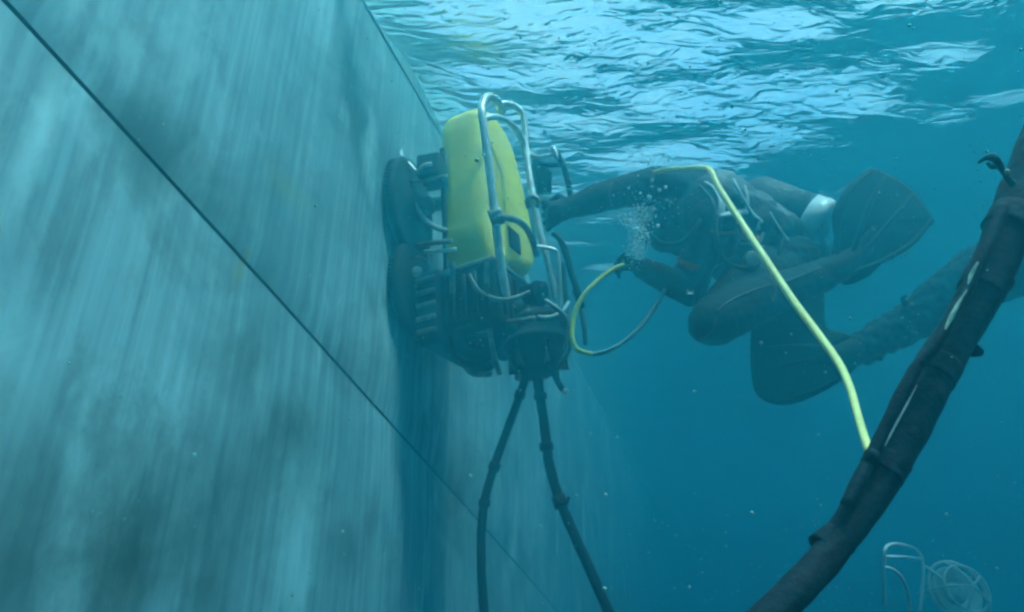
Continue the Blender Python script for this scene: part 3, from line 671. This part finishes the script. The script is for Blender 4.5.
ct = tube_obj('cable_tie', [P(*p) for p in [(978, 163, .90), (986, 158, .895), (993, 158, .89), (999, 165, .89), (1004, 174, .89), (1012, 184, .9)]], [.0014, .0036, .0052, .0044, .0036, .005], M['umb'], um, smooth=5, lump=.3, lumpscale=80)
bm = bmesh.new(); ball(bm, P(1007, 171.5, .885), .0032, 10); obj('tie_head', bm, M['worn'], ct)
tube_obj('loose_end', [P(987, 163, .895), P(992, 167, .892), P(999, 166, .89)], [.002, .003, .003], M['umb'], um, smooth=4)

# ---- pale metal frame with round lamp at the bottom right
eq = thing('underwater_light', 'pale metal tube frame with round caged lamp low in the right corner', 'lamp', P(930, 600, 2.5))
def et(name, pts, r, m_='tank'): return tube_obj(name, [P(x - 4, y + 5 + .25 * max(0, 560 - y), d * 1.4) for x, y, d in pts], r, M[m_], eq)
et('frame_tube', [(889, 600, 1.7), (888, 565, 1.7), (889, 540, 1.7), (896, 532, 1.72), (910, 534, 1.76), (921, 541, 1.8), (926, 552, 1.82), (927, 575, 1.8), (924, 606, 1.78)], .0055)
et('frame_tube', [(889, 549, 1.7), (905, 549, 1.74), (920, 551, 1.8), (926, 552, 1.82)], .0055)
et('frame_tube', [(888, 562, 1.7), (896, 564, 1.7), (906, 573, 1.72), (912, 590, 1.74), (914, 606, 1.74)], .0055)
et('frame_tube', [(926, 560, 1.82), (936, 566, 1.80), (946, 574, 1.78), (952, 584, 1.78)], .0055)
lc = P(958, 592, 2.5); la = (-FW * .75 + UP * .55 + RT * .1).normalized(); lx = la.orthogonal().normalized(); ly = la.cross(lx)
def ringpts(c, r, n_=14): return [c + (lx * math.cos(a / n_ * math.pi * 2) + ly * math.sin(a / n_ * math.pi * 2)) * r for a in range(n_ + 1)]
bm = bmesh.new(); lathe(bm, lc - la * .09, la, [(0, .03), (.02, .06), (.07, .085), (.085, .09), (.09, .082), (.06, .05), (.055, .002)], 32); hs_ = obj('reflector', bm, M['steel'], eq)
tube_obj('rim', ringpts(lc, .105), .0065, M['steel'], eq, seg=8)
tube_obj('rim', ringpts(lc + la * .05, .078), .005, M['steel'], eq, seg=8)
for k in range(5):
    a = 2 * math.pi * k / 5 + .4; e = lx * math.cos(a) + ly * math.sin(a)
    tube_obj('cage_bar', [lc - la * .08 + e * .10, lc + e * .105, lc + la * .05 + e * .078, lc + la * .075 + e * .035, lc + la * .08], .0045, M['steel'], eq, seg=8)
bm = bmesh.new(); ball(bm, lc - la * .02, .038, 16); obj('bulb_glass', bm, M['lamp_glass'], eq)

# ================================================================== BUBBLES AND SPECKS
def specks(name, pts, m_, label, seg=1):
    base = bmesh.new(); bmesh.ops.create_icosphere(base, subdivisions=seg, radius=1)
    bv = np.array([v.co[:] for v in base.verts]); bf = np.array([[v.index for v in f.verts] for f in base.faces]); base.free()
    P_ = np.array([p[:3] for p in pts]); R_ = np.array([p[3] for p in pts])
    V = (bv[None] * R_[:, None, None] + P_[:, None, :]).reshape(-1, 3)
    Fx = (bf[None] + (np.arange(len(pts)) * len(bv))[:, None, None]).reshape(-1, 3)
    me = bpy.data.meshes.new(name); me.from_pydata(V.tolist(), [], Fx.tolist()); me.materials.append(M[m_])
    me.shade_smooth()
    return tag(link(bpy.data.objects.new(name, me)), label, kind='stuff')
pts = []
for (x, y, d, sx, sy, nn, rr) in ((638, 236, 2.5, 6, 13, 420, .0030), (630, 218, 2.55, 9, 5, 220, .0026), (637, 252, 2.5, 4, 5, 120, .0032), (655, 160, 2.5, 22, 4, 200, .0024), (645, 205, 2.55, 18, 12, 120, .0018)):
    for _ in range(nn):
        q = P(x + rng.gauss(0, sx), y + rng.gauss(0, sy), d + rng.gauss(0, .05)); pts.append((*q, rr * rng.uniform(.3, 1.2)))
for _ in range(34):
    t = rng.random() ** 1.3; q = P(638 + 14 * t + rng.gauss(0, 5 + 9 * t), 240 - 78 * t + rng.gauss(0, 5), 2.5 + rng.gauss(0, .05)); pts.append((*q, rng.uniform(.003, .0075)))
specks('air_bubbles', pts, 'bubble', 'cloud of exhaled air bubbles in front of the diver', 2)
pts = []
for _ in range(16000):
    q = Vector((rng.uniform(-1.2, 3.2), rng.uniform(.35, 4.2), rng.uniform(-3.2, -.2)))
    if (q - CAM).length < .45 or (q - CAM).dot(HN) > HD - .05: continue
    pts.append((*q, (.0006 + .0021 * rng.random() ** 4) * (q - CAM).length ** .5))
specks('marine_snow', pts, 'snow', 'fine pale specks drifting in the water')

# ================================================================== WATER BODY (haze)
bm = bmesh.new(); box(bm, (0, 0, -8.35), ((1, 0, 0), (0, 1, 0), (0, 0, 1)), (60, 60, 8.65))
hzm = bpy.data.materials.new('water_body'); hzm.use_nodes = True; n = hzm.node_tree.nodes; n.clear()
o_ = n.new('ShaderNodeOutputMaterial'); v_ = n.new('ShaderNodeVolumePrincipled')
v_.inputs['Color'].default_value = (.02, .215, .275, 1)
v_.inputs['Absorption Color'].default_value = (.02, .20, .285, 1)
v_.inputs['Density'].default_value = .48
v_.inputs['Anisotropy'].default_value = .6
hzm.node_tree.links.new(v_.outputs[0], o_.inputs['Volume'])
o = obj('haze', bm, hzm, None, smooth=False); tag(o, kind='stuff')
